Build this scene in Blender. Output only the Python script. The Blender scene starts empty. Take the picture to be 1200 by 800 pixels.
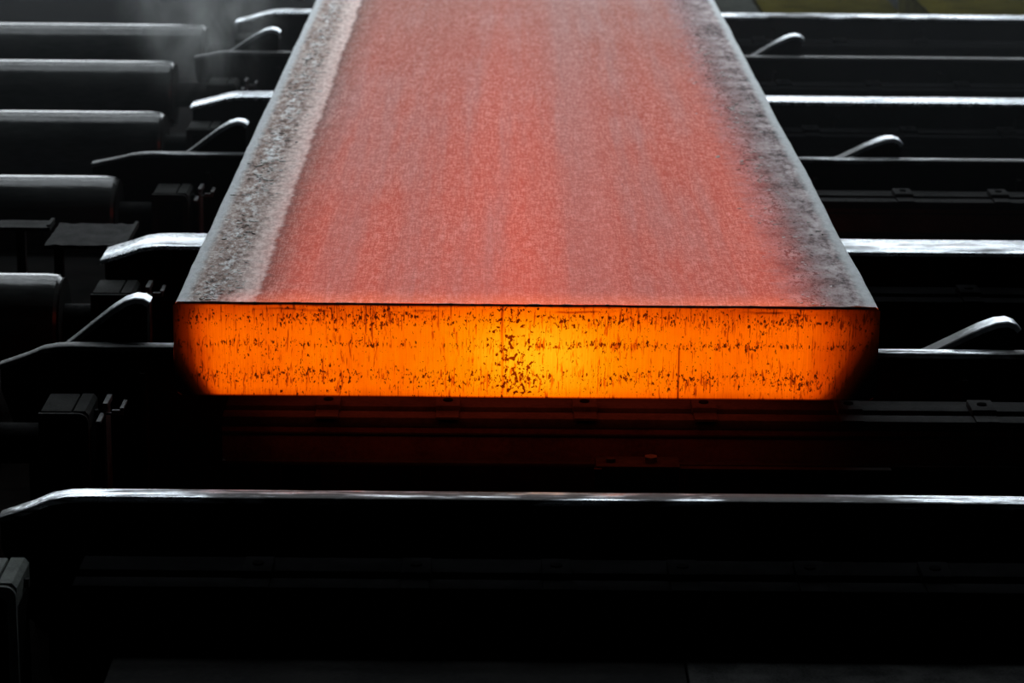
import bpy, bmesh, math, random
from mathutils import Vector, Matrix, noise as mnoise
random.seed(7)
SC = bpy.context.scene
COL = SC.collection

# ------------------------------------------------------------------ camera
cam_d = bpy.data.cameras.new('camera'); cam = bpy.data.objects.new('camera', cam_d); COL.objects.link(cam)
cam_d.sensor_width = 36.0; cam_d.lens = 96.0; cam_d.clip_end = 200
P_, Y_, R_ = 0.264453, 0.00589997, 0.0100370
fwd = Vector((math.sin(Y_)*math.cos(P_), math.cos(Y_)*math.cos(P_), -math.sin(P_)))
ri0 = Vector((math.cos(Y_), -math.sin(Y_), 0)); up0 = ri0.cross(fwd)
ri = math.cos(R_)*ri0 + math.sin(R_)*up0; up = -math.sin(R_)*ri0 + math.cos(R_)*up0
m = Matrix((ri, up, -fwd)).transposed().to_4x4(); m.translation = Vector((-0.0769245, -6.7598883, 1.9803156))
cam.matrix_world = m
cam_d.dof.use_dof = True; cam_d.dof.focus_distance = 6.95; cam_d.dof.aperture_fstop = 5.0
SC.camera = cam

# ------------------------------------------------------------------ world, exposure
w = bpy.data.worlds.new('hall_air'); SC.world = w; w.use_nodes = True
w.node_tree.nodes['Background'].inputs[0].default_value = (0.75, 0.87, 1.0, 1)
w.node_tree.nodes['Background'].inputs[1].default_value = 0.004
vs = SC.view_settings
SC.display_settings.display_device = 'sRGB'
vs.view_transform = 'Standard'; vs.look = 'None'; vs.exposure = 0.0; vs.gamma = 1.0; vs.use_curve_mapping = False
SC.cycles.use_denoising = True
SC.cycles.sample_clamp_indirect = 4.0
WINDOW_L = 7.0      # daylight radiance of the back wall windows
SKY_L = 8.6         # daylight radiance of the roof lights

# ------------------------------------------------------------------ node helpers
class V:
    """a float socket with arithmetic"""
    def __init__(s, g, sock): s.g, s.s = g, sock
    def _op(s, op, *a, clamp=False):
        n = s.g.nt.nodes.new('ShaderNodeMath'); n.operation = op; n.use_clamp = clamp
        for i, x in enumerate((s,)+a):
            if isinstance(x, V): s.g.nt.links.new(x.s, n.inputs[i])
            else: n.inputs[i].default_value = x
        return V(s.g, n.outputs[0])
    def __add__(s, o): return s._op('ADD', o)
    __radd__ = __add__
    def __sub__(s, o): return s._op('SUBTRACT', o)
    def __rsub__(s, o): return (s*-1.0)+o
    def __mul__(s, o): return s._op('MULTIPLY', o)
    __rmul__ = __mul__
    def __truediv__(s, o): return s._op('DIVIDE', o)
    def abs(s): return s._op('ABSOLUTE')
    def clamp(s): return s._op('ADD', 0.0, clamp=True)
    def max(s, o): return s._op('MAXIMUM', o)
    def min(s, o): return s._op('MINIMUM', o)
    def pow(s, o): return s._op('POWER', o)
    def step(s, a, b):
        n = s.g.nt.nodes.new('ShaderNodeMapRange'); n.interpolation_type = 'SMOOTHSTEP'
        inv = a > b
        if inv: a, b = b, a
        s.g.nt.links.new(s.s, n.inputs[0]); n.inputs[1].default_value = a; n.inputs[2].default_value = b
        n.inputs[3].default_value = 1.0 if inv else 0.0; n.inputs[4].default_value = 0.0 if inv else 1.0
        return V(s.g, n.outputs[0])
    def gauss(s, c, wd):
        d = (s-c)/wd
        return (d*d*-1.0)._op('EXPONENT')

class G:
    def __init__(s, name):
        s.m = bpy.data.materials.new(name); s.m.use_nodes = True; s.nt = s.m.node_tree
        s.bsdf = s.nt.nodes['Principled BSDF']; s.out = s.nt.nodes['Material Output']
        tc = s.nt.nodes.new('ShaderNodeTexCoord'); s.P = tc.outputs['Object']
        sp = s.nt.nodes.new('ShaderNodeSeparateXYZ'); s.nt.links.new(s.P, sp.inputs[0])
        s.x, s.y, s.z = (V(s, o) for o in sp.outputs)
    def noise(s, sx, sy, sz, detail=4, rough=0.55, off=0.0, dist=0.0):
        mp = s.nt.nodes.new('ShaderNodeMapping'); s.nt.links.new(s.P, mp.inputs[0])
        mp.inputs['Scale'].default_value = (sx, sy, sz); mp.inputs['Location'].default_value = (off, off*1.7, off*0.6)
        n = s.nt.nodes.new('ShaderNodeTexNoise'); s.nt.links.new(mp.outputs[0], n.inputs['Vector'])
        n.inputs['Scale'].default_value = 1.0; n.inputs['Detail'].default_value = detail
        n.inputs['Roughness'].default_value = rough; n.inputs['Distortion'].default_value = dist
        return V(s, n.outputs[0])
    def mix(s, f, a, b):
        n = s.nt.nodes.new('ShaderNodeMix'); n.data_type = 'RGBA'
        for i, x in ((0, f), (6, a), (7, b)):
            if isinstance(x, V): s.nt.links.new(x.s, n.inputs[i])
            elif isinstance(x, bpy.types.NodeSocket): s.nt.links.new(x, n.inputs[i])
            elif isinstance(x, tuple): n.inputs[i].default_value = x+(1,)
            else: n.inputs[i].default_value = x
        return n.outputs[2]
    def ramp(s, f, stops):
        n = s.nt.nodes.new('ShaderNodeValToRGB'); s.nt.links.new(f.s, n.inputs[0]); e = n.color_ramp.elements
        while len(e) < len(stops): e.new(0.5)
        for k, (p, c) in enumerate(stops): e[k].position = p; e[k].color = c+(1,)
        return n.outputs[0]
    def set(s, name, x):
        i = s.bsdf.inputs[name]
        if isinstance(x, V): s.nt.links.new(x.s, i)
        elif isinstance(x, bpy.types.NodeSocket): s.nt.links.new(x, i)
        elif isinstance(x, tuple): i.default_value = x+(1,)
        else: i.default_value = x
    def bump(s, h, strength=0.5, dist=0.01):
        n = s.nt.nodes.new('ShaderNodeBump'); n.inputs['Strength'].default_value = strength; n.inputs['Distance'].default_value = dist
        s.nt.links.new(h.s, n.inputs['Height']); s.nt.links.new(n.outputs[0], s.bsdf.inputs['Normal'])

# ------------------------------------------------------------------ materials
def mat_worn(seed, wear0=0.40, wear1=0.55, ysc=50.0, rough=0.26):
    """steel running edge: polished stretches between dull oxidised ones, scratched along x"""
    g = G('worn_running_steel')
    long_ = g.noise(1.3, 2.0, 2.0, 3, 0.5, off=seed*3.1)
    scr = g.noise(5, ysc, 60, 5, 0.65, off=seed*1.3)
    fine = g.noise(45, ysc*2.2, 120, 3, 0.6, off=seed)
    mid_ = g.noise(7, ysc*0.4, 8, 4, 0.65, off=seed*0.7)
    wear = (long_*0.45 + mid_*0.30 + scr*0.40).step(wear0, wear1)
    g.set('Base Color', g.mix(wear, (0.02, 0.02, 0.02), (0.44, 0.47, 0.50)))
    g.set('Metallic', wear*0.95); g.set('Specular IOR Level', 0.25)
    g.set('Roughness', 0.62 - wear*(0.62-rough) + (fine-0.5)*0.22)
    g.bump(scr*0.7+fine*0.4, 0.35, 0.004)
    return g.m
WORN = [mat_worn(1.0+1.7*i, *p) for i, p in enumerate([(0.55, 0.65, 75), (0.55, 0.68, 70), (0.44, 0.60, 34), (0.58, 0.84, 60), (0.42, 0.56, 30), (0.62, 0.92, 50), (0.50, 0.62, 30)])]

def mat_nose(seed):
    """pawl strip: the nose is rubbed bright, the arm behind it stays dull"""
    g = G('rubbed_pawl_steel')
    scr = g.noise(30, 40, 30, 5, 0.65, off=seed)
    wear = (g.x + (scr-0.5)*0.16).step(0.10, 0.22)*0.85 + 0.08
    g.set('Base Color', g.mix(wear, (0.03, 0.03, 0.03), (0.46, 0.49, 0.52)))
    g.set('Metallic', wear); g.set('Specular IOR Level', 0.12); g.set('Roughness', 0.6 - wear*0.28 + (scr-0.5)*0.2)
    g.bump(scr, 0.35, 0.004)
    return g.m
M_NOSE = mat_nose(3.3)

def mat_dark(name, c0, c1, rough=0.75, metal=0.0, sc=6.0, spec=0.12):
    g = G(name)
    n1 = g.noise(sc, sc, sc, 5, 0.6); n2 = g.noise(sc*12, sc*12, sc*12, 4, 0.6)
    g.set('Base Color', g.mix((n1*0.7+n2*0.45).step(0.35, 0.75), c0, c1))
    g.set('Metallic', metal); g.set('Roughness', rough - 0.2*n2 + 0.1); g.set('Specular IOR Level', spec)
    g.bump(n2, 0.4, 0.004)
    return g.m
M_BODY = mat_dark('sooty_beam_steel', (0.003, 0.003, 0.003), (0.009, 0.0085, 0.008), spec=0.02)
M_BEAM = mat_dark('cross_beam_steel', (0.008, 0.008, 0.008), (0.020, 0.0195, 0.019), 0.8, 0.0, spec=0.05)
M_WEB_GLOW = mat_dark('glow_red_web_steel', (0.03, 0.014, 0.011), (0.07, 0.034, 0.026), 0.85, 0.0, spec=0.05)  # web colour lightened and reddened to carry the slab's red glow
M_BEAM_SHADE = mat_dark('shaded_beam_steel', (0.002, 0.002, 0.002), (0.006, 0.006, 0.0063), 0.85, 0.0, spec=0.0)  # darker copy of the beam steel: shade on the less lit beams painted in
M_BLOCK = mat_dark('cast_housing_steel', (0.007, 0.0075, 0.007), (0.020, 0.0205, 0.019), 0.8, 0.0, 9, 0.05)
M_BLOCK_PALE = mat_dark('pale_housing_steel', (0.07, 0.076, 0.070), (0.14, 0.15, 0.14), 0.85, 0.0, 14, 0.05)  # paler copy of the housing steel, for the nearest housing
M_PLATE = mat_dark('scaled_plate_steel', (0.003, 0.003, 0.003), (0.030, 0.030, 0.029), 0.85, 0.0, 14, 0.04)
M_BRIGHT = mat_dark('bright_bracket_steel', (0.03, 0.03, 0.03), (0.09, 0.09, 0.09), 0.5, 0.2, 20)
M_FLOOR = mat_dark('pit_floor_dust', (0.002, 0.002, 0.002), (0.006, 0.0055, 0.005), 1.0, 0.0, 2, 0.0)
M_WALL = mat_dark('dark_sheet_wall', (0.03, 0.032, 0.035), (0.05, 0.052, 0.055), 0.9, 0.0, 0.6)
M_OLIVE = mat_dark('olive_yellow_paint', (0.010, 0.009, 0.003), (0.045, 0.038, 0.006), 0.9, 0.0, 5, 0.0)
M_GREYP = mat_dark('grey_green_paint', (0.02, 0.022, 0.019), (0.05, 0.052, 0.046), 0.9, 0.0, 5, 0.0)
M_HOLE = mat_dark('bolt_black', (0.002, 0.002, 0.002), (0.004, 0.004, 0.004), 0.9, 0.0, 30, 0.0)
M_FRAME = mat_dark('window_frame_steel', (0.04, 0.04, 0.045), (0.06, 0.06, 0.065), 0.7, 0.2, 3)

def mat_roller(seed):
    g = G('roller_shell_steel')
    long_ = g.noise(2.2, 3, 3, 3, 0.5, off=seed); scr = g.noise(14, 90, 90, 5, 0.65, off=seed)
    g.set('Base Color', g.mix((long_*0.5+scr*0.5).step(0.3, 0.65), (0.008, 0.009, 0.009), (0.028, 0.030, 0.029)))
    g.set('Metallic', 0.0); g.set('IOR', 1.25); g.set('Specular IOR Level', 0.55); g.set('Roughness', 0.13 + (scr-0.5)*0.2 + (long_-0.5)*0.25)
    g.bump(scr, 0.3, 0.003)
    return g.m
M_ROLL = [mat_roller(2.0+1.9*k) for k in range(3)]

def mat_daylight(name, L):
    g = G(name); g.set('Base Color', (0.0, 0.0, 0.0)); g.set('Emission Color', (0.86, 0.94, 1.0)); g.set('Emission Strength', L)
    return g.m
M_DAY = mat_daylight('daylit_glazing', WINDOW_L); M_SKY = mat_daylight('daylit_roof_glazing', SKY_L)

def mat_slab_skin():
    """hot red crust with grey scale along both edges"""
    g = G('hot_slab_skin'); x, y, z = g.x, g.y, g.z
    rag = g.noise(8, 9, 1, 6, 0.7)-0.5; rag2 = g.noise(26, 30, 1, 5, 0.65, off=4)-0.5
    el = x + 0.9 + rag*0.05 + rag2*0.022; er = 0.9 - x + rag*0.07 + rag2*0.03      # distance from either edge
    eR = 0.9 - x.abs()
    weave = g.noise(70, 48, 1, 4, 0.75, off=2); fine = g.noise(190, 95, 1, 3, 0.65, off=8)
    grid = g.noise(300, 12, 1, 3, 0.6, off=5)
    band = g.noise(6.5, 0.22, 1, 4, 0.6, off=1.3); patch = g.noise(2.2, 1.3, 1, 4, 0.6, off=6)
    fleck = (weave*0.45 + fine*0.35 + grid*0.30).step(0.50, 0.66)
    pale_band = (band*0.85+patch*0.25).step(0.50, 0.70)
    streak = (g.noise(28, 0.7, 1, 4, 0.65, off=3)).step(0.45, 0.75)
    crust_n = g.noise(55, 22, 10, 6, 0.8, off=9); crust_l = g.noise(9, 8, 1, 5, 0.7, off=11)
    lilac = (x+band*0.06-0.03).gauss(0.19, 0.085); centre = (x+band*0.06-0.03).gauss(-0.05, 0.17)
    pale_band = pale_band.max(lilac*0.75)*0.9
    # base scale colour of the middle
    c = g.mix(streak*0.6, (0.13, 0.065, 0.050), (0.18, 0.105, 0.088))
    c = g.mix(pale_band*0.65, c, (0.28, 0.21, 0.205))
    c = g.mix(fleck*(0.35+0.45*patch), c, (0.66, 0.50, 0.45))
    pit = (weave*0.5 + fine*0.5).step(0.44, 0.34)*0.45
    c = g.mix(pit, c, (0.06, 0.03, 0.025))
    crust = g.ramp((crust_n*0.75+crust_l*0.3), [(0.42, (0.06, 0.05, 0.045)), (0.48, (0.30, 0.20, 0.165)), (0.56, (0.52, 0.41, 0.365)), (0.64, (0.88, 0.84, 0.81))])
    # left: grey edge, brown crust, pale ragged strip
    mL = el.step(0.215, 0.195); c = g.mix(mL, c, g.mix(crust_n.step(0.4, 0.6), (0.55, 0.40, 0.36), (0.85, 0.70, 0.65)))
    darkline = el.gauss(0.212, 0.008)*crust_n.step(0.42, 0.55)
    dark2 = (x+0.9+rag2*0.02).gauss(0.285, 0.012)*crust_l.step(0.42, 0.62)*0.55
    mLc = (el+rag2*0.10).step(0.165, 0.12); c = g.mix(mLc, c, crust)
    clump = (el+rag2*0.04).gauss(0.088, 0.028)*(g.noise(24, 9, 1, 5, 0.75, off=31)*0.6+crust_n*0.45).step(0.52, 0.60)
    c = g.mix(clump*0.9, c, (0.90, 0.91, 0.92))
    # right: broad speckled dark scale
    mR = (er+rag2*0.14).step(0.27, 0.17); 
    crustR = g.ramp((crust_n*0.6+crust_l*0.45), [(0.42, (0.05, 0.05, 0.052)), (0.48, (0.20, 0.15, 0.15)), (0.55, (0.48, 0.39, 0.39)), (0.66, (0.80, 0.74, 0.74))])
    c = g.mix(mR, c, crustR)
    blk = (er+rag2*0.10).gauss(0.165, 0.06)*(crust_n*0.8+crust_l*0.2).step(0.505, 0.55)
    c = g.mix((blk*1.3).clamp()*0.95, c, (0.03, 0.033, 0.037))
    c = g.mix((darkline+dark2).clamp()*0.75, c, (0.07, 0.05, 0.045))
    edge = (eR + rag*0.025 + rag2*0.02).step(0.048, 0.018)
    ec = g.mix(crust_n.step(0.3, 0.7), (0.55, 0.57, 0.58), (0.72, 0.74, 0.75))
    c = g.mix(edge, c, ec)
    spk = g.noise(60, 42, 1, 2, 0.5, off=15).step(0.775, 0.80)
    c = g.mix(spk*0.8, c, (0.03, 0.02, 0.02))
    top = z.step(0.18, 0.225)
    c = g.mix(top, (0.10, 0.095, 0.09), c)
    g.set('Base Color', c)
    # glow: the hot middle of the top, cooler towards edges and where scale is thick
    hot = (el+rag2*0.05).step(0.14, 0.34)*(er+rag2*0.08).step(0.06, 0.29)
    frontg = y.step(0.16, 0.0)
    hot = hot*(0.60 + 0.46*(band*-1.0+1.0) + centre*0.22 + (weave-0.5)*0.25)*(1.0-pale_band*0.25)*(1.0-fleck*0.12)*(1.0-pit*0.5)
    ends = (el.step(0.06, 0.2)*er.step(0.08, 0.24))*frontg
    under = z.step(0.02, 0.0)*(x.abs()).step(0.84, 0.5)
    em = (hot*top*(0.30+0.70*y.step(8.0, -1.5)) + ends*top*0.42)*0.50 + under*1.25
    em = em*(1.0-spk*0.8)
    g.set('Emission Color', g.mix(frontg*0.8, (1.0, 0.092, 0.036), (1.0, 0.145, 0.035))); g.set('Emission Strength', em)
    g.set('Roughness', 0.85); g.set('Specular IOR Level', 0.08)
    thick = (mLc + mR*0.8).clamp()
    g.bump(weave*0.25+fine*0.12+thick*(crust_n*1.2+crust_l*0.6)+mL*0.35, 0.55, 0.012)
    return g.m

def mat_cut_face():
    """white-hot torch cut end: temperature falls off to the corners, slag specks stay dark"""
    g = G('hot_cut_face'); x = g.x; v = g.z/0.249
    b = v.step(0.75, -0.05)
    lf = (x - b*0.02).step(-0.955, -0.79); rf = (x*-1.0 - b*0.03).step(-1.0, -0.69)
    cornerL = ((x+0.9)*8.0 + v*1.5).step(0.30, 0.95); cornerR = ((0.9-x)*8.0 + v*1.4).step(0.45, 1.30)
    body = lf*rf*cornerL*cornerR
    wob = g.noise(5, 1, 5, 4, 0.6)-0.5
    core = (x+wob*0.1).gauss(0.02, 0.24)*v.gauss(0.42, 0.55)
    mid = x.gauss(0.0, 0.85)
    fib = g.noise(230, 1, 7, 4, 0.65, off=3)-0.5
    cl = g.noise(7, 1, 9, 4, 0.65, off=5)
    T = 0.55 + mid*0.07 + core*0.33 + wob*0.16 + fib*0.20 + (cl-0.5)*0.10 - v.step(0.72, 1.0)*0.13 - v.step(0.12, -0.02)*0.10
    T = T*body
    # slag specks
    rows = v.gauss(0.83, 0.10)*0.55 + v.gauss(0.57, 0.040)*0.42*x.step(-0.06, 0.02) + v.gauss(0.56, 0.05)*0.35 + v.gauss(0.22, 0.11)*0.55 + 0.22
    s1 = g.noise(125, 1, 72, 3, 0.55, off=1); s2 = g.noise(85, 1, 70, 3, 0.55, off=7)
    s3 = g.noise(170, 1, 85, 3, 0.6, off=17)
    spots = (s1 + rows*0.15 + (cl-0.5)*0.28).step(0.70, 0.75).max((s3 + rows*0.14 + (cl-0.5)*0.25).step(0.68, 0.73)*0.9)
    seamx = (x+0.062+wob*0.02)
    near = seamx.gauss(0.03, 0.075)
    blobs = (s2 + near*0.18 + (cl-0.5)*0.12).step(0.705, 0.75)*near.step(0.05, 0.4)
    tick = (g.noise(210, 1, 26, 3, 0.55, off=12) + rows*0.08 + (cl-0.5)*0.25).step(0.60, 0.72)*0.55
    seam = seamx.gauss(0.0, 0.0035)*(0.35+v.step(0.5, 0.8)*0.3) + (x-0.392).gauss(0.0, 0.0022)*v.step(0.62, 0.5)*0.8
    lip = (v+(wob*0.06)).step(0.955, 0.985)*0.75 + (v+wob*0.14).gauss(0.925, 0.012)*g.noise(4, 1, 20, 4, 0.6, off=20).step(0.5, 0.6)*0.55 + v.step(0.022, 0.0)*0.8
    dark = (spots.max(blobs).max(tick) + seam + lip).clamp()
    T2 = T*(1.0-dark*0.62)
    col = g.ramp(T2, [(0.0, (0, 0, 0)), (0.13, (0.012, 0.0012, 0.0)), (0.30, (0.13, 0.008, 0.0)), (0.46, (0.62, 0.055, 0.0)), (0.60, (0.98, 0.135, 0.0)), (0.78, (1.0, 0.26, 0.0)), (1.0, (1.05, 0.56, 0.008))])
    g.set('Emission Color', col); g.set('Emission Strength', 1.0)
    g.set('Base Color', (0.03, 0.025, 0.025)); g.set('Roughness', 0.8); g.set('Specular IOR Level', 0.1)
    g.bump(fib*0.3-dark*0.5, 0.4, 0.004)
    return g.m
M_SKIN = mat_slab_skin(); M_CUT = mat_cut_face()
M_SKIN.cycles.emission_sampling = 'NONE'
M_BURR = mat_dark('slag_burr', (0.025, 0.018, 0.016), (0.09, 0.06, 0.05), 0.8, 0.0, 40)
M_FLAKE = mat_dark('loose_scale', (0.30, 0.25, 0.23), (0.85, 0.84, 0.83), 0.7, 0.0, 30)

# ------------------------------------------------------------------ mesh helpers
def bx(bm, x0, x1, y0, y1, z0, z1, bev=0.0):
    vs_ = [bm.verts.new((x, y, z)) for z in (z0, z1) for y in (y0, y1) for x in (x0, x1)]
    fs = [bm.faces.new([vs_[i] for i in f]) for f in ((0, 2, 3, 1), (4, 5, 7, 6), (0, 1, 5, 4), (2, 6, 7, 3), (0, 4, 6, 2), (1, 3, 7, 5))]
    if bev:
        es = {e for f in fs for e in f.edges}
        bmesh.ops.bevel(bm, geom=list(es), offset=bev, segments=2, profile=0.5, affect='EDGES')
def cyl(bm, c, r, h, axis='Z', n=24, r2=None):
    rot = {'Z': Matrix.Identity(4), 'X': Matrix.Rotation(math.pi/2, 4, 'Y'), 'Y': Matrix.Rotation(-math.pi/2, 4, 'X')}[axis]
    bmesh.ops.create_cone(bm, cap_ends=True, segments=n, radius1=r, radius2=r if r2 is None else r2, depth=h, matrix=Matrix.Translation(c) @ rot)
def prism_xz(bm, pts, y0, y1):
    a = [bm.verts.new((x, y0, z)) for x, z in pts]; b = [bm.verts.new((x, y1, z)) for x, z in pts]
    n = len(pts); bm.faces.new(a); bm.faces.new(b[::-1])
    for i in range(n): bm.faces.new((a[i], b[i], b[(i+1) % n], a[(i+1) % n]))
def obj(name, bm, mat, parent=None, smooth=None, loc=None):
    bmesh.ops.recalc_face_normals(bm, faces=bm.faces)
    me = bpy.data.meshes.new(name); bm.to_mesh(me); bm.free()
    for m_ in (mat if isinstance(mat, list) else [mat]): me.materials.append(m_)
    o = bpy.data.objects.new(name, me); COL.objects.link(o)
    if parent: o.parent = parent
    if loc: o.location = loc
    if smooth:
        for p in me.polygons: p.use_smooth = True
        me.set_sharp_from_angle(angle=math.radians(smooth))
    return o
def box_obj(name, mat, parent, *a, bev=0.0):
    bm = bmesh.new(); bx(bm, *a, bev=bev); return obj(name, bm, mat, parent, 30 if bev else None)
def thing(name, label, cat, loc=(0, 0, 0), group=None):
    o = bpy.data.objects.new(name, None); COL.objects.link(o); o.location = loc; o.empty_display_size = 0.1
    o['label'] = label; o['category'] = cat
    if group: o['group'] = group
    return o
def struct(o): o['kind'] = 'structure'; return o
def copy_tree(o, parent=None):
    c = o.copy(); COL.objects.link(c); c.parent = parent
    for ch in o.children: copy_tree(ch, c)
    return c

# ------------------------------------------------------------------ the hall (setting)
FZ = -0.85
XL, XR, YF, YB, ZC = -14.0, 14.0, -14.0, 24.0, 11.0
struct(box_obj('floor', M_FLOOR, None, XL, XR, YF, YB, FZ-0.2, FZ))
struct(box_obj('wall_left', M_WALL, None, XL-0.3, XL, YF, YB, FZ, ZC))
struct(box_obj('wall_right', M_WALL, None, XR, XR+0.3, YF, YB, FZ, ZC))
struct(box_obj('wall_front', M_WALL, None, XL, XR, YF-0.3, YF, FZ, ZC))
WX = [(-12.6, -8.6), (-7.4, -3.6), (-2.6, 1.2), (1.9, 5.7), (6.7, 10.3)]; WZ0, WZ1 = 2.4, 8.2
bm = bmesh.new(); bx(bm, XL, XR, YB, YB+0.3, FZ, WZ0); bx(bm, XL, XR, YB, YB+0.3, WZ1, ZC)
xs = [XL]+[v for p in WX for v in p]+[XR]
for i in range(0, len(xs), 2): bx(bm, xs[i], xs[i+1], YB, YB+0.3, WZ0, WZ1)
struct(obj('wall_back', bm, M_WALL))
for k, (a, b) in enumerate(WX):
    bm = bmesh.new(); bx(bm, a, b, YB+0.16, YB+0.18, WZ0, WZ1)
    wo = struct(obj('window_%d' % (k+1), bm, M_DAY))
    bm = bmesh.new(); nx = 4
    for i in range(nx+1):
        xx = a+(b-a)*i/nx; bx(bm, max(a, xx-0.04), min(b, xx+0.04), YB+0.05, YB+0.155, WZ0, WZ1)
    for i in range(6):
        zz = WZ0+(WZ1-WZ0)*i/5; bx(bm, a, b, YB+0.06, YB+0.155, max(WZ0, zz-0.04), min(WZ1, zz+0.04))
    obj('window_frame', bm, M_FRAME, wo)
SKY = [(7.0, 9.2), (12.0, 14.2), (17.0, 19.2)]
bm = bmesh.new(); ys = [YF]+[v for p in SKY for v in p]+[YB]
for i in range(0, len(ys), 2): bx(bm, XL, XR, ys[i], ys[i+1], ZC, ZC+0.3)
for a, b in SKY: bx(bm, XL, -8.0, a, b, ZC, ZC+0.3); bx(bm, 8.0, XR, a, b, ZC, ZC+0.3)
struct(obj('ceiling', bm, M_WALL))
for k, (a, b) in enumerate(SKY):
    bm = bmesh.new(); bx(bm, -8.0, 8.0, a, b, ZC+0.18, ZC+0.2)
    wo = struct(obj('window_%d' % (k+6), bm, M_SKY))
    bm = bmesh.new()
    for i in range(9): bx(bm, -8+2*i-(0.04 if i else 0), -8+2*i+(0.04 if i < 8 else 0), a, b, ZC+0.05, ZC+0.175)
    obj('window_frame', bm, M_FRAME, wo)

# ------------------------------------------------------------------ the hot slab
SW, ST, SL = 0.9, 0.249, 9.0
slab = thing('hot_steel_slab', 'glowing red-hot steel slab with a bright orange cut end lying across the rails', 'steel slab')
bm = bmesh.new()
RT, RB, NC = 0.009, 0.016, 5
prof = []
def arc(cx, cz, r, a0, a1, n):
    return [(cx+r*math.cos(math.radians(a0+(a1-a0)*i/n)), cz+r*math.sin(math.radians(a0+(a1-a0)*i/n))) for i in range(n+1)]
prof += arc(SW-RT, ST-RT, RT, 0, 90, NC)
prof += [(SW-RT-(2*(SW-RT))*i/40, ST) for i in range(1, 40)]
prof += arc(-SW+RT, ST-RT, RT, 90, 180, NC)
prof += [(-SW-0.006, ST*0.45)]
prof += arc(-SW+RB, RB, RB, 180, 270, NC)
prof += arc(SW-RB, RB, RB, 270, 360, NC)
prof += [(SW+0.004, ST*0.45)]
ylist = [0.0]+[0.02+SL*(i/120.0) for i in range(121)]
rings = []
for yy in ylist:
    ring = []
    for (px, pz) in prof:
        n = mnoise.noise(Vector((px*5, yy*3, pz*5)))*0.0022 + mnoise.noise(Vector((px*22, yy*14, 3.0)))*0.0011
        e = SW-abs(px)
        k = 1.0 if e > 0.25 else 2.0
        dz = n*k*(1 if pz > 0.2 else 0); dx = n*0.9*(1 if e < 0.03 else 0)*(1 if px > 0 else -1)
        ring.append(bm.verts.new((px+dx, yy, max(pz+dz, 0.0))))
    rings.append(ring)
NP = len(prof)
for a, b in zip(rings[:-1], rings[1:]):
    for i in range(NP): bm.faces.new((a[i], b[i], b[(i+1) % NP], a[(i+1) % NP]))
bm.faces.new(rings[-1])
front = [v.co.copy() for v in rings[0]]
body = obj('body', bm, M_SKIN, slab, 50)
# cut end: fine grid, fibrous with shallow drag lines
bm = bmesh.new()
def prof_x(z):  # half width of the profile at a height
    if z > ST-RT: return SW-RT+math.sqrt(max(RT*RT-(z-ST+RT)**2, 0))
    if z < RB: return SW-RB+math.sqrt(max(RB*RB-(RB-z)**2, 0))
    return SW+0.004
NXF, NZF = 300, 24
grid = []
for j in range(NZF+1):
    z = ST*j/NZF; hw = prof_x(z); row = []
    for i in range(NXF+1):
        x = -hw+2*hw*i/NXF
        inner = min(1.0, (SW-abs(x))/0.02, z/0.02, (ST-z)/0.012); inner = max(inner, 0)
        d = (mnoise.noise(Vector((x*70, z*5, 0)))*0.0014 + mnoise.noise(Vector((x*3, z*6, 5)))*0.003)*inner
        row.append(bm.verts.new((x, -0.002+d, z)))
    grid.append(row)
for j in range(NZF):
    for i in range(NXF): bm.faces.new((grid[j][i], grid[j][i+1], grid[j+1][i+1], grid[j+1][i]))
obj('cut_face', bm, M_CUT, slab, 60)
# burr of slag along the upper cut edge
bm = bmesh.new(); prev = None; N = 420
for i in range(N+1):
    x = -SW+0.025+(2*SW-0.05)*i/N
    r = 0.0028+0.0026*max(0, mnoise.noise(Vector((x*25, 1, 0))))+0.0022*max(0, mnoise.noise(Vector((x*90, 4, 0))))
    c = (x, -0.002+0.002*mnoise.noise(Vector((x*12, 9, 0))), ST-0.003+0.002*mnoise.noise(Vector((x*8, 2, 0))))
    ring = [bm.verts.new((c[0], c[1]+r*math.cos(t), c[2]+r*math.sin(t))) for t in [k*math.pi/3 for k in range(6)]]
    if prev:
        for k in range(6): bm.faces.new((prev[k], ring[k], ring[(k+1) % 6], prev[(k+1) % 6]))
    prev = ring
obj('slag_burr', bm, M_BURR, slab, 60)
# loose flakes of scale along the two edges
bm = bmesh.new()
def flake(x, y, s, h):
    n = random.randint(5, 7); a0 = random.random()*6.28
    pts = []
    for k in range(n):
        a = a0+k*6.283/n; r = s*random.uniform(0.5, 1.0)
        pts.append((x+r*math.cos(a)*1.35, y+r*math.sin(a)))
    tx, ty = random.uniform(-.25, .25), random.uniform(-.25, .25)
    lo = [bm.verts.new((px, py, ST-0.002)) for px, py in pts]
    hi = [bm.verts.new((px, py, ST+h+(px-x)*tx+(py-y)*ty)) for px, py in pts]
    bm.faces.new(hi)
    for k in range(n): bm.faces.new((lo[k], lo[(k+1) % n], hi[(k+1) % n], hi[k]))
for _ in range(520):
    y = random.random()**1.3*7.5+0.02; flake(-SW+random.choice([random.gauss(.085, .02), random.gauss(.11, .025)]), y, random.uniform(.003, .010), random.uniform(.0003, .0022))
for _ in range(420):
    y = random.random()**1.3*7.5+0.02; flake(SW-min(max(random.gauss(.15, .045), .04), .3), y, random.uniform(.003, .008), random.uniform(.0003, .0016))
fl = obj('scale_flakes', bm, M_FLAKE, slab); fl['kind'] = 'stuff'; fl['label'] = 'loose pale flakes of scale along the edges'

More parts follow.
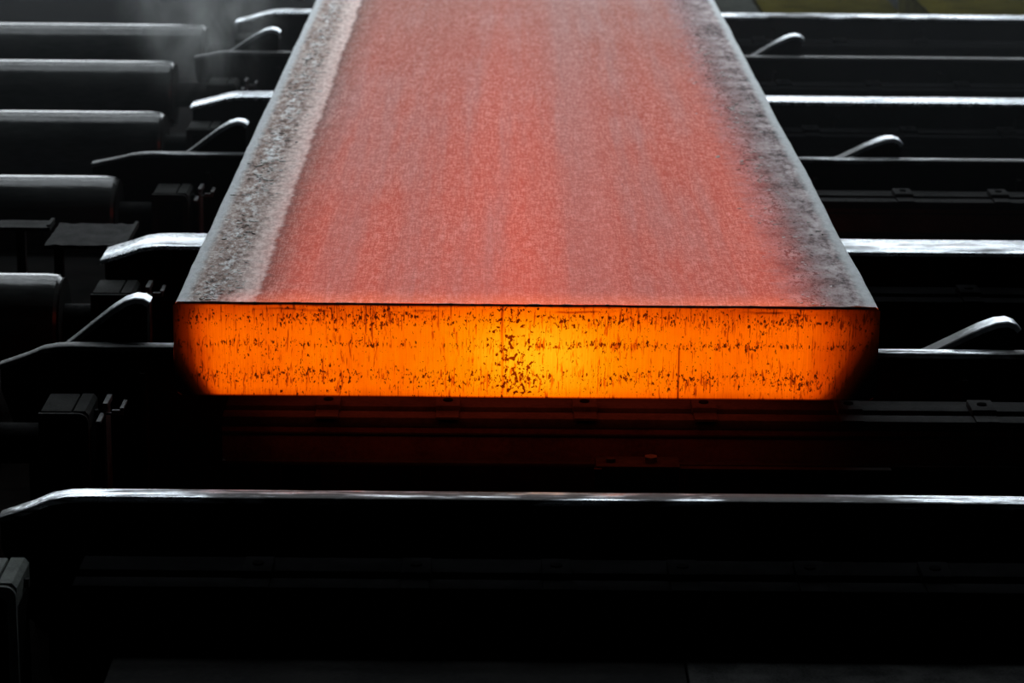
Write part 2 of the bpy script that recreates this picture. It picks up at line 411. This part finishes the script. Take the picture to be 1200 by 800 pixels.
# ------------------------------------------------------------------ skid rails
def loft_x(bm, path, sec):
    """path: (x, z) points; sec: (y, dz) closed section"""
    rings = [[bm.verts.new((x, y, z+dz)) for y, dz in sec] for x, z in path]; n = len(sec)
    for a, b in zip(rings[:-1], rings[1:]):
        for i in range(n): bm.faces.new((a[i], b[i], b[(i+1) % n], a[(i+1) % n]))
    bm.faces.new(rings[0]); bm.faces.new(rings[-1][::-1])
XEND = 3.6
def skid_rail(Y, knee, tip, tipz, width, label, k, head_h=0.014):
    t = thing('skid_rail', label, 'rail', (0, Y, 0), 'skid rails running crosswise under the slab')
    hw = width/2; c = 0.005
    sec = [(-hw, -head_h), (-hw, -c), (-hw+c*0.35, -c*0.35), (-hw+c, 0), (hw-c, 0), (hw-c*0.35, -c*0.35), (hw, -c), (hw, -head_h)]
    path = [(tip, tipz), (tip+(knee-tip)*0.5, tipz*0.52), (knee-0.03, tipz*0.16), (knee+0.01, tipz*0.03), (knee+0.05, 0)]
    xx = knee+0.05
    while xx < XEND-0.2:
        xx += 0.15; path.append((xx, 0.0 if abs(xx) < 1.0 else -abs(mnoise.noise(Vector((xx*2, Y, 0))))*0.0015))
    path.append((XEND, 0))
    bm = bmesh.new(); loft_x(bm, path, sec); obj('running_edge', bm, WORN[k], t, 40)
    ww = min(0.04, width*0.7)/2
    bm = bmesh.new(); prism_xz(bm, [(tip+0.004, tipz-head_h), (knee, -head_h), (XEND, -head_h), (XEND, FZ+0.03), (knee+0.05, FZ+0.03), (knee+0.05, -0.42), (tip+0.06, -0.30), (tip+0.004, tipz-head_h-0.06)], -ww, ww)
    obj('web', bm, M_BODY, t)
    box_obj('foot_flange', M_BODY, t, knee+0.02, XEND, -0.08, 0.045, FZ, FZ+0.03)
    xx = knee+0.25
    while xx < XEND:
        box_obj('stiffener', M_BODY, t, xx-0.008, xx+0.008, -0.07, -ww, FZ+0.03, -head_h-0.05); xx += 0.75
    return t
RAILS = [(-0.80, -1.065, -1.215, -0.055, 0.062, 'nearest dark skid rail across the foreground with a thin worn silver top'),
         (0.49, -1.293, -1.444, -0.056, 0.050, 'thin skid rail crossing just behind the glowing cut end of the slab'),
         (1.77, -1.181, -1.337, -0.049, 0.185, 'broad brightly polished skid rail, widest silver band right of the slab'),
         (3.19, -1.400, -1.581, -0.040, 0.055, 'thin dull skid rail between the two broad polished rails'),
         (4.45, -1.175, -1.350, -0.046, 0.140, 'broad polished skid rail behind the second pair of raised pawls'),
         (5.55, -1.326, -1.459, -0.025, 0.060, 'thin dull skid rail second from the back near the steam'),
         (6.84, -1.207, -1.391, -0.053, 0.130, 'farthest skid rail with bright patches in front of the olive housings')]
for k, (Y, kn, tp, tz, wd, lb) in enumerate(RAILS): skid_rail(Y, kn, tp, tz, wd, lb, k)

# ------------------------------------------------------------------ pusher pawls (beside every thin rail)
def pawl(X, Y, ang, label, k):
    t = thing('pusher_pawl', label, 'pawl', (X, Y+0.005, -0.03), 'raised pusher pawls beside the thin rails')
    # local: long arm rising to the right, rounded nose at the right end
    raw = [(-0.06, -0.005), (0.05, 0.004), (0.12, 0.012), (0.18, 0.018), (0.225, 0.018), (0.255, 0.010), (0.275, -0.006), (0.283, -0.024)]
    c, s = math.cos(ang), math.sin(ang)
    top = [(x*c-z*s, x*s+z*c) for x, z in raw]
    hw = 0.034
    bm = bmesh.new(); n = len(top)
    nrm = []
    for i in range(n):
        a = Vector(top[max(i-1, 0)]); b = Vector(top[min(i+1, n-1)]); d = (b-a).normalized(); nrm.append(Vector((d.y, -d.x)))
    rings = []
    for i in range(n):
        p = Vector(top[i]); q = p+nrm[i]*0.016; e = p+nrm[i]*0.003
        rings.append([bm.verts.new(v) for v in ((p.x, -hw+.004, p.y), (p.x, hw-.004, p.y), (e.x, hw, e.y), (q.x, hw, q.y), (q.x, -hw, q.y), (e.x, -hw, e.y))])
    for a, b in zip(rings[:-1], rings[1:]):
        for i in range(6): bm.faces.new((a[i], b[i], b[(i+1) % 6], a[(i+1) % 6]))
    bm.faces.new(rings[0]); bm.faces.new(rings[-1][::-1])
    obj('nose_strip', bm, M_NOSE, t, 35)
    bm = bmesh.new()
    under = [(p[0]+nn.x*0.016, p[1]+nn.y*0.016) for p, nn in zip(top, nrm)]
    prism_xz(bm, under+[(under[-1][0]-0.004, -0.20), (0.02, -0.20), (-0.055, -0.06)], -hw+0.006, hw-0.006)
    obj('cheek', bm, M_BODY, t)
    bm = bmesh.new(); cyl(bm, (0.06, 0, -0.12), 0.022, 0.07, 'Y', 16); obj('pivot_pin', bm, M_BEAM, t, 40)
    box_obj('carriage', M_BODY, t, -0.10, 0.34, -hw, hw, FZ+0.03, -0.20)
    return t
A1 = math.radians(33); A2 = math.radians(21)
pawl(-1.285, 0.575, A1, 'raised pusher pawl nearest the camera on the left of the slab', 0)
pawl(-1.262, 3.275, math.radians(31), 'middle raised pusher pawl on the left of the slab', 3)
pawl(-1.335, 5.640, math.radians(27), 'farthest raised pusher pawl on the left, faint in the steam', 5)
pawl(1.105, 0.575, A2, 'raised pusher pawl nearest the camera on the right of the slab', 0)
pawl(1.160, 3.275, math.radians(20), 'middle raised pusher pawl on the right of the slab', 3)
pawl(1.050, 5.640, math.radians(25), 'farthest raised pusher pawl on the right of the slab', 5)

# ------------------------------------------------------------------ cross beams with clips
def cross_beam(Y, label, clips, M_BEAM, x0=-0.80):
    t = thing('clip_beam', label, 'beam', (0, Y, 0), 'cross beams with bolted clips')
    zt = -0.10
    box_obj('rear_flange', M_BEAM, t, x0, XEND, 0.005, 0.095, zt-0.028, zt, bev=0.003)
    box_obj('front_flange', M_BEAM, t, x0, XEND, -0.100, -0.040, zt-0.028, zt, bev=0.003)
    box_obj('web', M_WEB_GLOW if M_BEAM.name.startswith('cross') else M_BEAM, t, x0, XEND, -0.098, 0.06, zt-0.115, zt-0.028)
    box_obj('ledge', M_BEAM, t, x0, XEND, -0.103, -0.098, zt-0.046, zt-0.041)
    box_obj('lower_flange', M_BEAM, t, x0, XEND, -0.125, 0.09, zt-0.130, zt-0.115, bev=0.003)
    xx = x0+0.2
    while xx < XEND:
        box_obj('leg', M_BODY, t, xx-0.05, xx+0.05, -0.03, 0.05, FZ, zt-0.130); xx += 1.1
    for cx in clips:
        bm = bmesh.new(); bx(bm, cx-0.033, cx+0.033, -0.052, 0.045, zt, zt+0.020, bev=0.003); bx(bm, cx-0.030, cx+0.030, -0.115, -0.052, zt, zt+0.006)
        cl = obj('clip', bm, M_BEAM, t, 30)
        bm = bmesh.new(); cyl(bm, (cx, -0.004, zt+0.021), 0.013, 0.005, 'Z', 16); obj('bolt_hole', bm, M_HOLE, cl, 40)
    return t
C0 = [-0.524, -0.205, 0.16, 0.478, 0.865, 1.222]
BEAMS = [(-1.045, 'nearest low cross beam in the dark foreground below the front rail', [-0.6, -0.25, 0.06, 0.34, 0.622, 0.90]),
         (0.245, 'cross beam with square clips lit dull red under the slab end', C0),
         (1.535, 'dark cross beam just before the broad bright rail beside the slab', [1.05, 1.40, 1.75]),
         (3.000, 'dark cross beam before the thin middle rail right of the slab', [1.05, 1.40, 1.75]),
         (4.240, 'dark cross beam before the broad rail in the upper half', [1.2, 1.6, 2.0]),
         (5.350, 'dark cross beam before the second farthest rail', [1.2, 1.6, 2.0]),
         (6.600, 'dark cross beam before the farthest rail at the back', [1.2, 1.6, 2.0])]
for k, (Y, lb, cl) in enumerate(BEAMS): cross_beam(Y, lb, cl, M_BEAM if k in (1, 3) else M_BEAM_SHADE, -1.0 if k == 0 else -0.8)

# bracket and cable tray under the red-lit beam
t = thing('beam_bracket', 'small boxy bracket hanging in front of the red-lit cross beam', 'bracket', (0.295, 0.07, FZ))
box_obj('plate', M_BEAM, t, -0.11, 0.11, -0.05, 0.04, 0.57, 0.66, bev=0.004)
box_obj('post', M_BODY, t, -0.06, 0.06, -0.03, 0.03, 0.0, 0.57)
box_obj('rib', M_BEAM, t, -0.115, -0.095, -0.06, -0.05, 0.56, 0.655)
bm = bmesh.new(); cyl(bm, (0.035, -0.01, 0.668), 0.018, 0.016, 'Z', 6); obj('bolt', bm, M_BRIGHT, t, 30)
bm = bmesh.new(); cyl(bm, (-0.07, -0.01, 0.665), 0.014, 0.010, 'Z', 6); obj('bolt', bm, M_BEAM, t, 30)
t = thing('guide_strip', 'thin flat steel strip right of the bracket under the slab end', 'strip', (0.68, 0.06, FZ))
box_obj('strip', M_BLOCK, t, -0.28, 0.28, -0.012, 0.012, 0.636, 0.646)
box_obj('support', M_BODY, t, -0.25, 0.25, -0.008, 0.008, 0.0, 0.636)

# foreground apron plates
t = thing('foreground_plate', 'dim rusty grey plate along the bottom right of the foreground', 'plate', (0, -1.43, FZ))
box_obj('deck', M_PLATE, t, 0.34, 2.6, -0.25, 0.245, 0.60, 0.62, bev=0.003); box_obj('frame', M_BODY, t, 0.36, 2.5, -0.12, 0.12, 0, 0.60)
t = thing('foreground_plate', 'dim reddish plate along the bottom left of the foreground', 'plate', (0, -1.43, FZ))
box_obj('deck', M_BODY, t, -0.9, 0.335, -0.25, 0.245, 0.60, 0.62, bev=0.003); box_obj('frame', M_BODY, t, -0.88, 0.32, -0.12, 0.12, 0, 0.60)

# ------------------------------------------------------------------ roller table on the left
RR = 0.15
def roller(Y, xe, zt, label, k, je):
    t = thing('table_roller', label, 'roller', (0, Y, zt-RR), 'rollers of the roller table on the left')
    bm = bmesh.new()
    pr = [(-3.5, 0.02), (-3.5, RR-0.012), (-3.488, RR)]+[(x, RR) for x in (-3.0, -2.5, -2.0, -1.7)]+[(xe-0.045, RR), (xe-0.012, RR-0.004), (xe, RR-0.016), (xe, 0.02)]
    n = 64; rings = [[bm.verts.new((x, r*math.cos(6.28319*i/n), r*math.sin(6.28319*i/n))) for i in range(n)] for x, r in pr]
    for a, b in zip(rings[:-1], rings[1:]):
        for i in range(n): bm.faces.new((a[i], b[i], b[(i+1) % n], a[(i+1) % n]))
    bm.faces.new(rings[0]); bm.faces.new(rings[-1][::-1])
    obj('barrel', bm, M_ROLL[k % 3], t, 30)
    bm = bmesh.new(); cyl(bm, (xe+0.002, 0, 0), RR-0.014, 0.006, 'X', 48); obj('end_disc', bm, M_BODY, t, 40)
    bm = bmesh.new(); cyl(bm, ((xe+je)/2, 0, 0), 0.055, (je-xe), 'X', 24); obj('journal', bm, M_BODY, t, 40)
    box_obj('rear_pedestal', M_BODY, t, -3.75, -3.5, -0.12, 0.12, FZ-(zt-RR), 0.06)
    return t
ROL = [(0.245, -1.430, -0.06, 'nearest roller, only its dark neck showing beside the small grey housing'),
       (1.500, -1.430, -0.053, 'short visible roller end at the left edge above the curved rail end'),
       (3.010, -1.462, -0.055, 'roller with bright top line above the apron plates at left'),
       (4.270, -1.445, -0.047, 'middle roller of the upper left row with grey face'),
       (5.330, -1.525, -0.013, 'second farthest roller in the upper left row'),
       (6.640, -1.520, -0.046, 'farthest roller at the upper left, hazy in the steam')]
for k, (Y, xe, zt, lb) in enumerate(ROL): roller(Y, xe, zt, lb, k, (-1.288, -1.336, -1.331, -1.346, -1.376, -1.376)[k]-0.001)

# ------------------------------------------------------------------ bearing housings at the roller ends
def housing(M_BLOCK, brackets):
    t = thing('bearing_housing', '', 'housing', (0, 0, -0.10), 'bearing housings at the roller ends')
    bm = bmesh.new(); prism_xz(bm, [(-0.062, FZ+0.10), (-0.062, -0.012), (0.056, -0.012), (0.062, -0.03), (0.062, FZ+0.10)], -0.075, 0.085)
    obj('body', bm, M_BODY, t)
    bm = bmesh.new(); bx(bm, -0.062, 0.020, -0.078, 0.088, -0.012, 0.0, bev=0.004); obj('cap_plate', bm, M_BLOCK, t, 30)
    bm = bmesh.new(); prism_xz(bm, [(0.026, -0.012), (0.026, 0.0), (0.056, 0.0), (0.066, -0.012), (0.066, -0.055), (0.058, -0.055), (0.058, -0.012)], -0.078, 0.088); obj('side_plate', bm, M_BLOCK, t)
    # arched front frame
    bm = bmesh.new()
    out = [(-0.066, -0.36), (-0.066, -0.004)]+arc(0.042, -0.028, 0.024, 90, 0, 5)+[(0.066, -0.36)]
    inn = [(-0.045, -0.36), (-0.045, -0.030)]+arc(0.032, -0.044, 0.014, 90, 0, 5)+[(0.046, -0.36)]
    y0, y1 = -0.092, -0.078
    A = [[bm.verts.new((x, y, z)) for x, z in pts] for pts in (out, inn) for y in (y0, y1)]
    n = len(out)
    for i in range(n-1):
        bm.faces.new((A[0][i], A[0][i+1], A[2][i+1], A[2][i])); bm.faces.new((A[1][i], A[3][i], A[3][i+1], A[1][i+1]))
        bm.faces.new((A[0][i], A[1][i], A[1][i+1], A[0][i+1])); bm.faces.new((A[2][i], A[2][i+1], A[3][i+1], A[3][i]))
    for i in (0, n-1): bm.faces.new((A[0][i], A[2][i], A[3][i], A[1][i]))
    obj('front_frame', bm, M_BLOCK, t)
    bm = bmesh.new(); cyl(bm, (0.071, 0.02, -0.035), 0.012, 0.012, 'X', 6); obj('bolt', bm, M_BEAM, t, 30)
    if not brackets: return t
    # broken little bracket strips on the inner side
    bm = bmesh.new(); bx(bm, 0.095, 0.108, -0.02, 0.07, -0.012, 0.004); bx(bm, 0.088, 0.100, -0.10, -0.02, -0.030, -0.022); bx(bm, 0.098, 0.104, -0.03, 0.06, FZ+0.10, -0.012)
    obj('side_bracket', bm, M_BRIGHT, t)
    bm = bmesh.new(); bx(bm, 0.120, 0.150, -0.03, -0.018, -0.02, -0.012); bx(bm, 0.142, 0.152, -0.03, 0.05, -0.012, -0.005); bx(bm, 0.104, 0.150, -0.026, -0.020, -0.026, -0.020)
    obj('hook_bracket', bm, M_BRIGHT, t)
    return t
HS = [(-1.188, -1.055, 'big grey bearing housing cut off at the lower left corner'),
      (-1.222, 0.258, 'small grey-topped bearing housing left of the glowing slab end'),
      (-1.270, 1.540, 'bearing housing half hidden behind the nearest left pawl'),
      (-1.265, 3.020, 'bearing housing with pale top between thin rail and apron plate'),
      (-1.280, 4.280, 'dark bearing housing in the haze beside the middle roller'),
      (-1.310, 5.340, 'hazy bearing housing near the steam, second from the back'),
      (-1.310, 6.650, 'farthest bearing housing in the steam at the back')]
h0 = housing(M_BLOCK_PALE, False); h1 = housing(M_BLOCK, True)
for k, (X, Y, lb) in enumerate(HS):
    h = (h0, h1)[k] if k < 2 else copy_tree(h1)
    h.location = (X, Y, -0.10); h['label'] = lb

# apron plates between the rollers
def apron(X0, X1, Y0, Y1, z, label, mat):
    t = thing('apron_plate', label, 'plate', ((X0+X1)/2, (Y0+Y1)/2, z))
    hx, hy = (X1-X0)/2, (Y1-Y0)/2
    bm = bmesh.new(); nx, ny = 14, 8
    g_ = [[bm.verts.new((-hx+2*hx*i/nx, -hy+2*hy*j/ny, mnoise.noise(Vector((i*.9+X0*9, j*.9, 3)))*0.006)) for i in range(nx+1)] for j in range(ny+1)]
    for j in range(ny):
        for i in range(nx): bm.faces.new((g_[j][i], g_[j][i+1], g_[j+1][i+1], g_[j+1][i]))
    ex = bmesh.ops.extrude_face_region(bm, geom=list(bm.faces)); bmesh.ops.translate(bm, vec=(0, 0, -0.012), verts=[v for v in ex['geom'] if isinstance(v, bmesh.types.BMVert)])
    obj('deck', bm, mat, t, 30)
    box_obj('edge_bar', M_BLOCK, t, hx-0.012, hx, -hy, hy, 0.003, 0.010)
    for sx in (-0.7, 0.7): box_obj('leg', M_BEAM, t, sx*hx-0.015, sx*hx+0.015, -hy*0.8, -hy*0.8+0.03, FZ-z, -0.014)
apron(-1.585, -1.312, 2.10, 2.43, -0.10, 'warped scaly apron plate between two rollers at left', M_PLATE)
apron(-2.300, -1.607, 2.36, 2.47, -0.10, 'narrow grey apron strip at the left edge beside the warped plate', M_BLOCK)

# ------------------------------------------------------------------ olive housings beyond the last rail
for k, (x0, x1, mat, lb) in enumerate([(0.95, 1.28, M_GREYP, 'blurred grey machine cabinet at the top beside the slab edge'),
                                        (1.32, 2.02, M_OLIVE, 'blurred olive yellow machine cabinet at the top, left of the dark gap'),
                                        (2.20, 2.95, M_OLIVE, 'blurred olive yellow machine cabinet at the top right corner')]):
    t = thing('machine_cabinet', lb, 'cabinet', ((x0+x1)/2, 8.0, FZ), 'painted cabinets behind the last rail')
    hw = (x1-x0)/2
    box_obj('body', mat, t, -hw, hw, -0.8, 0.8, 0.06, 0.74, bev=0.01)
    box_obj('plinth', M_BODY, t, -hw+0.03, hw-0.03, -0.77, 0.77, 0.0, 0.06)
    for s in (-1, 1):
        d = box_obj('door', mat, t, s*hw*0.5-hw*0.46, s*hw*0.5+hw*0.46, -0.818, -0.801, 0.12, 0.70, bev=0.004)
        box_obj('handle', M_BRIGHT, d, s*hw*0.12-0.01, s*hw*0.12+0.01, -0.835, -0.818, 0.4, 0.52)
    box_obj('lid', mat, t, -hw-0.01, hw+0.01, -0.82, 0.81, 0.741, 0.765, bev=0.004)

# ------------------------------------------------------------------ steam
def steam(X, Y, Z, rx, ry, rz, dens, label):
    g = G('drifting_steam'); g.nt.nodes.remove(g.bsdf)
    v = g.nt.nodes.new('ShaderNodeVolumePrincipled'); g.nt.links.new(v.outputs[0], g.out.inputs['Volume'])
    v.inputs['Color'].default_value = (0.92, 0.94, 0.92, 1); v.inputs['Anisotropy'].default_value = 0.1
    r = (g.x/rx)*(g.x/rx)+(g.y/ry)*(g.y/ry)+(g.z/rz)*(g.z/rz)
    n = g.noise(3.2, 2.0, 2.2, 4, 0.6, off=X, dist=0.8)
    d = r.step(1.0, 0.15)*n.step(0.46, 0.70)*dens
    g.nt.links.new(d.s, v.inputs['Density'])
    bm = bmesh.new(); bmesh.ops.create_icosphere(bm, subdivisions=3, radius=1.0, matrix=Matrix.Diagonal((rx, ry, rz, 1)))
    o = obj('steam_wisp', bm, g.m, None, 60, (X, Y, Z)); o['label'] = label; o['category'] = 'steam'; o['kind'] = 'stuff'
steam(-1.42, 5.7, 0.20, 0.42, 1.1, 0.55, 0.85, 'pale steam drifting up beside the far rollers left of the slab')

# thin haze hanging over the far half of the bed
g = G('hall_haze'); g.nt.nodes.remove(g.bsdf)
v = g.nt.nodes.new('ShaderNodeVolumeScatter'); g.nt.links.new(v.outputs[0], g.out.inputs['Volume'])
v.inputs['Color'].default_value = (0.90, 0.96, 1.0, 1); v.inputs['Density'].default_value = 0.005; v.inputs['Anisotropy'].default_value = 0.2
bm = bmesh.new(); bx(bm, -6, 6, 2.2, 13, -0.80, 3.0)
o = obj('hall_haze', bm, g.m); o['label'] = 'thin grey haze hanging over the far rails and rollers'; o['category'] = 'haze'; o['kind'] = 'stuff'
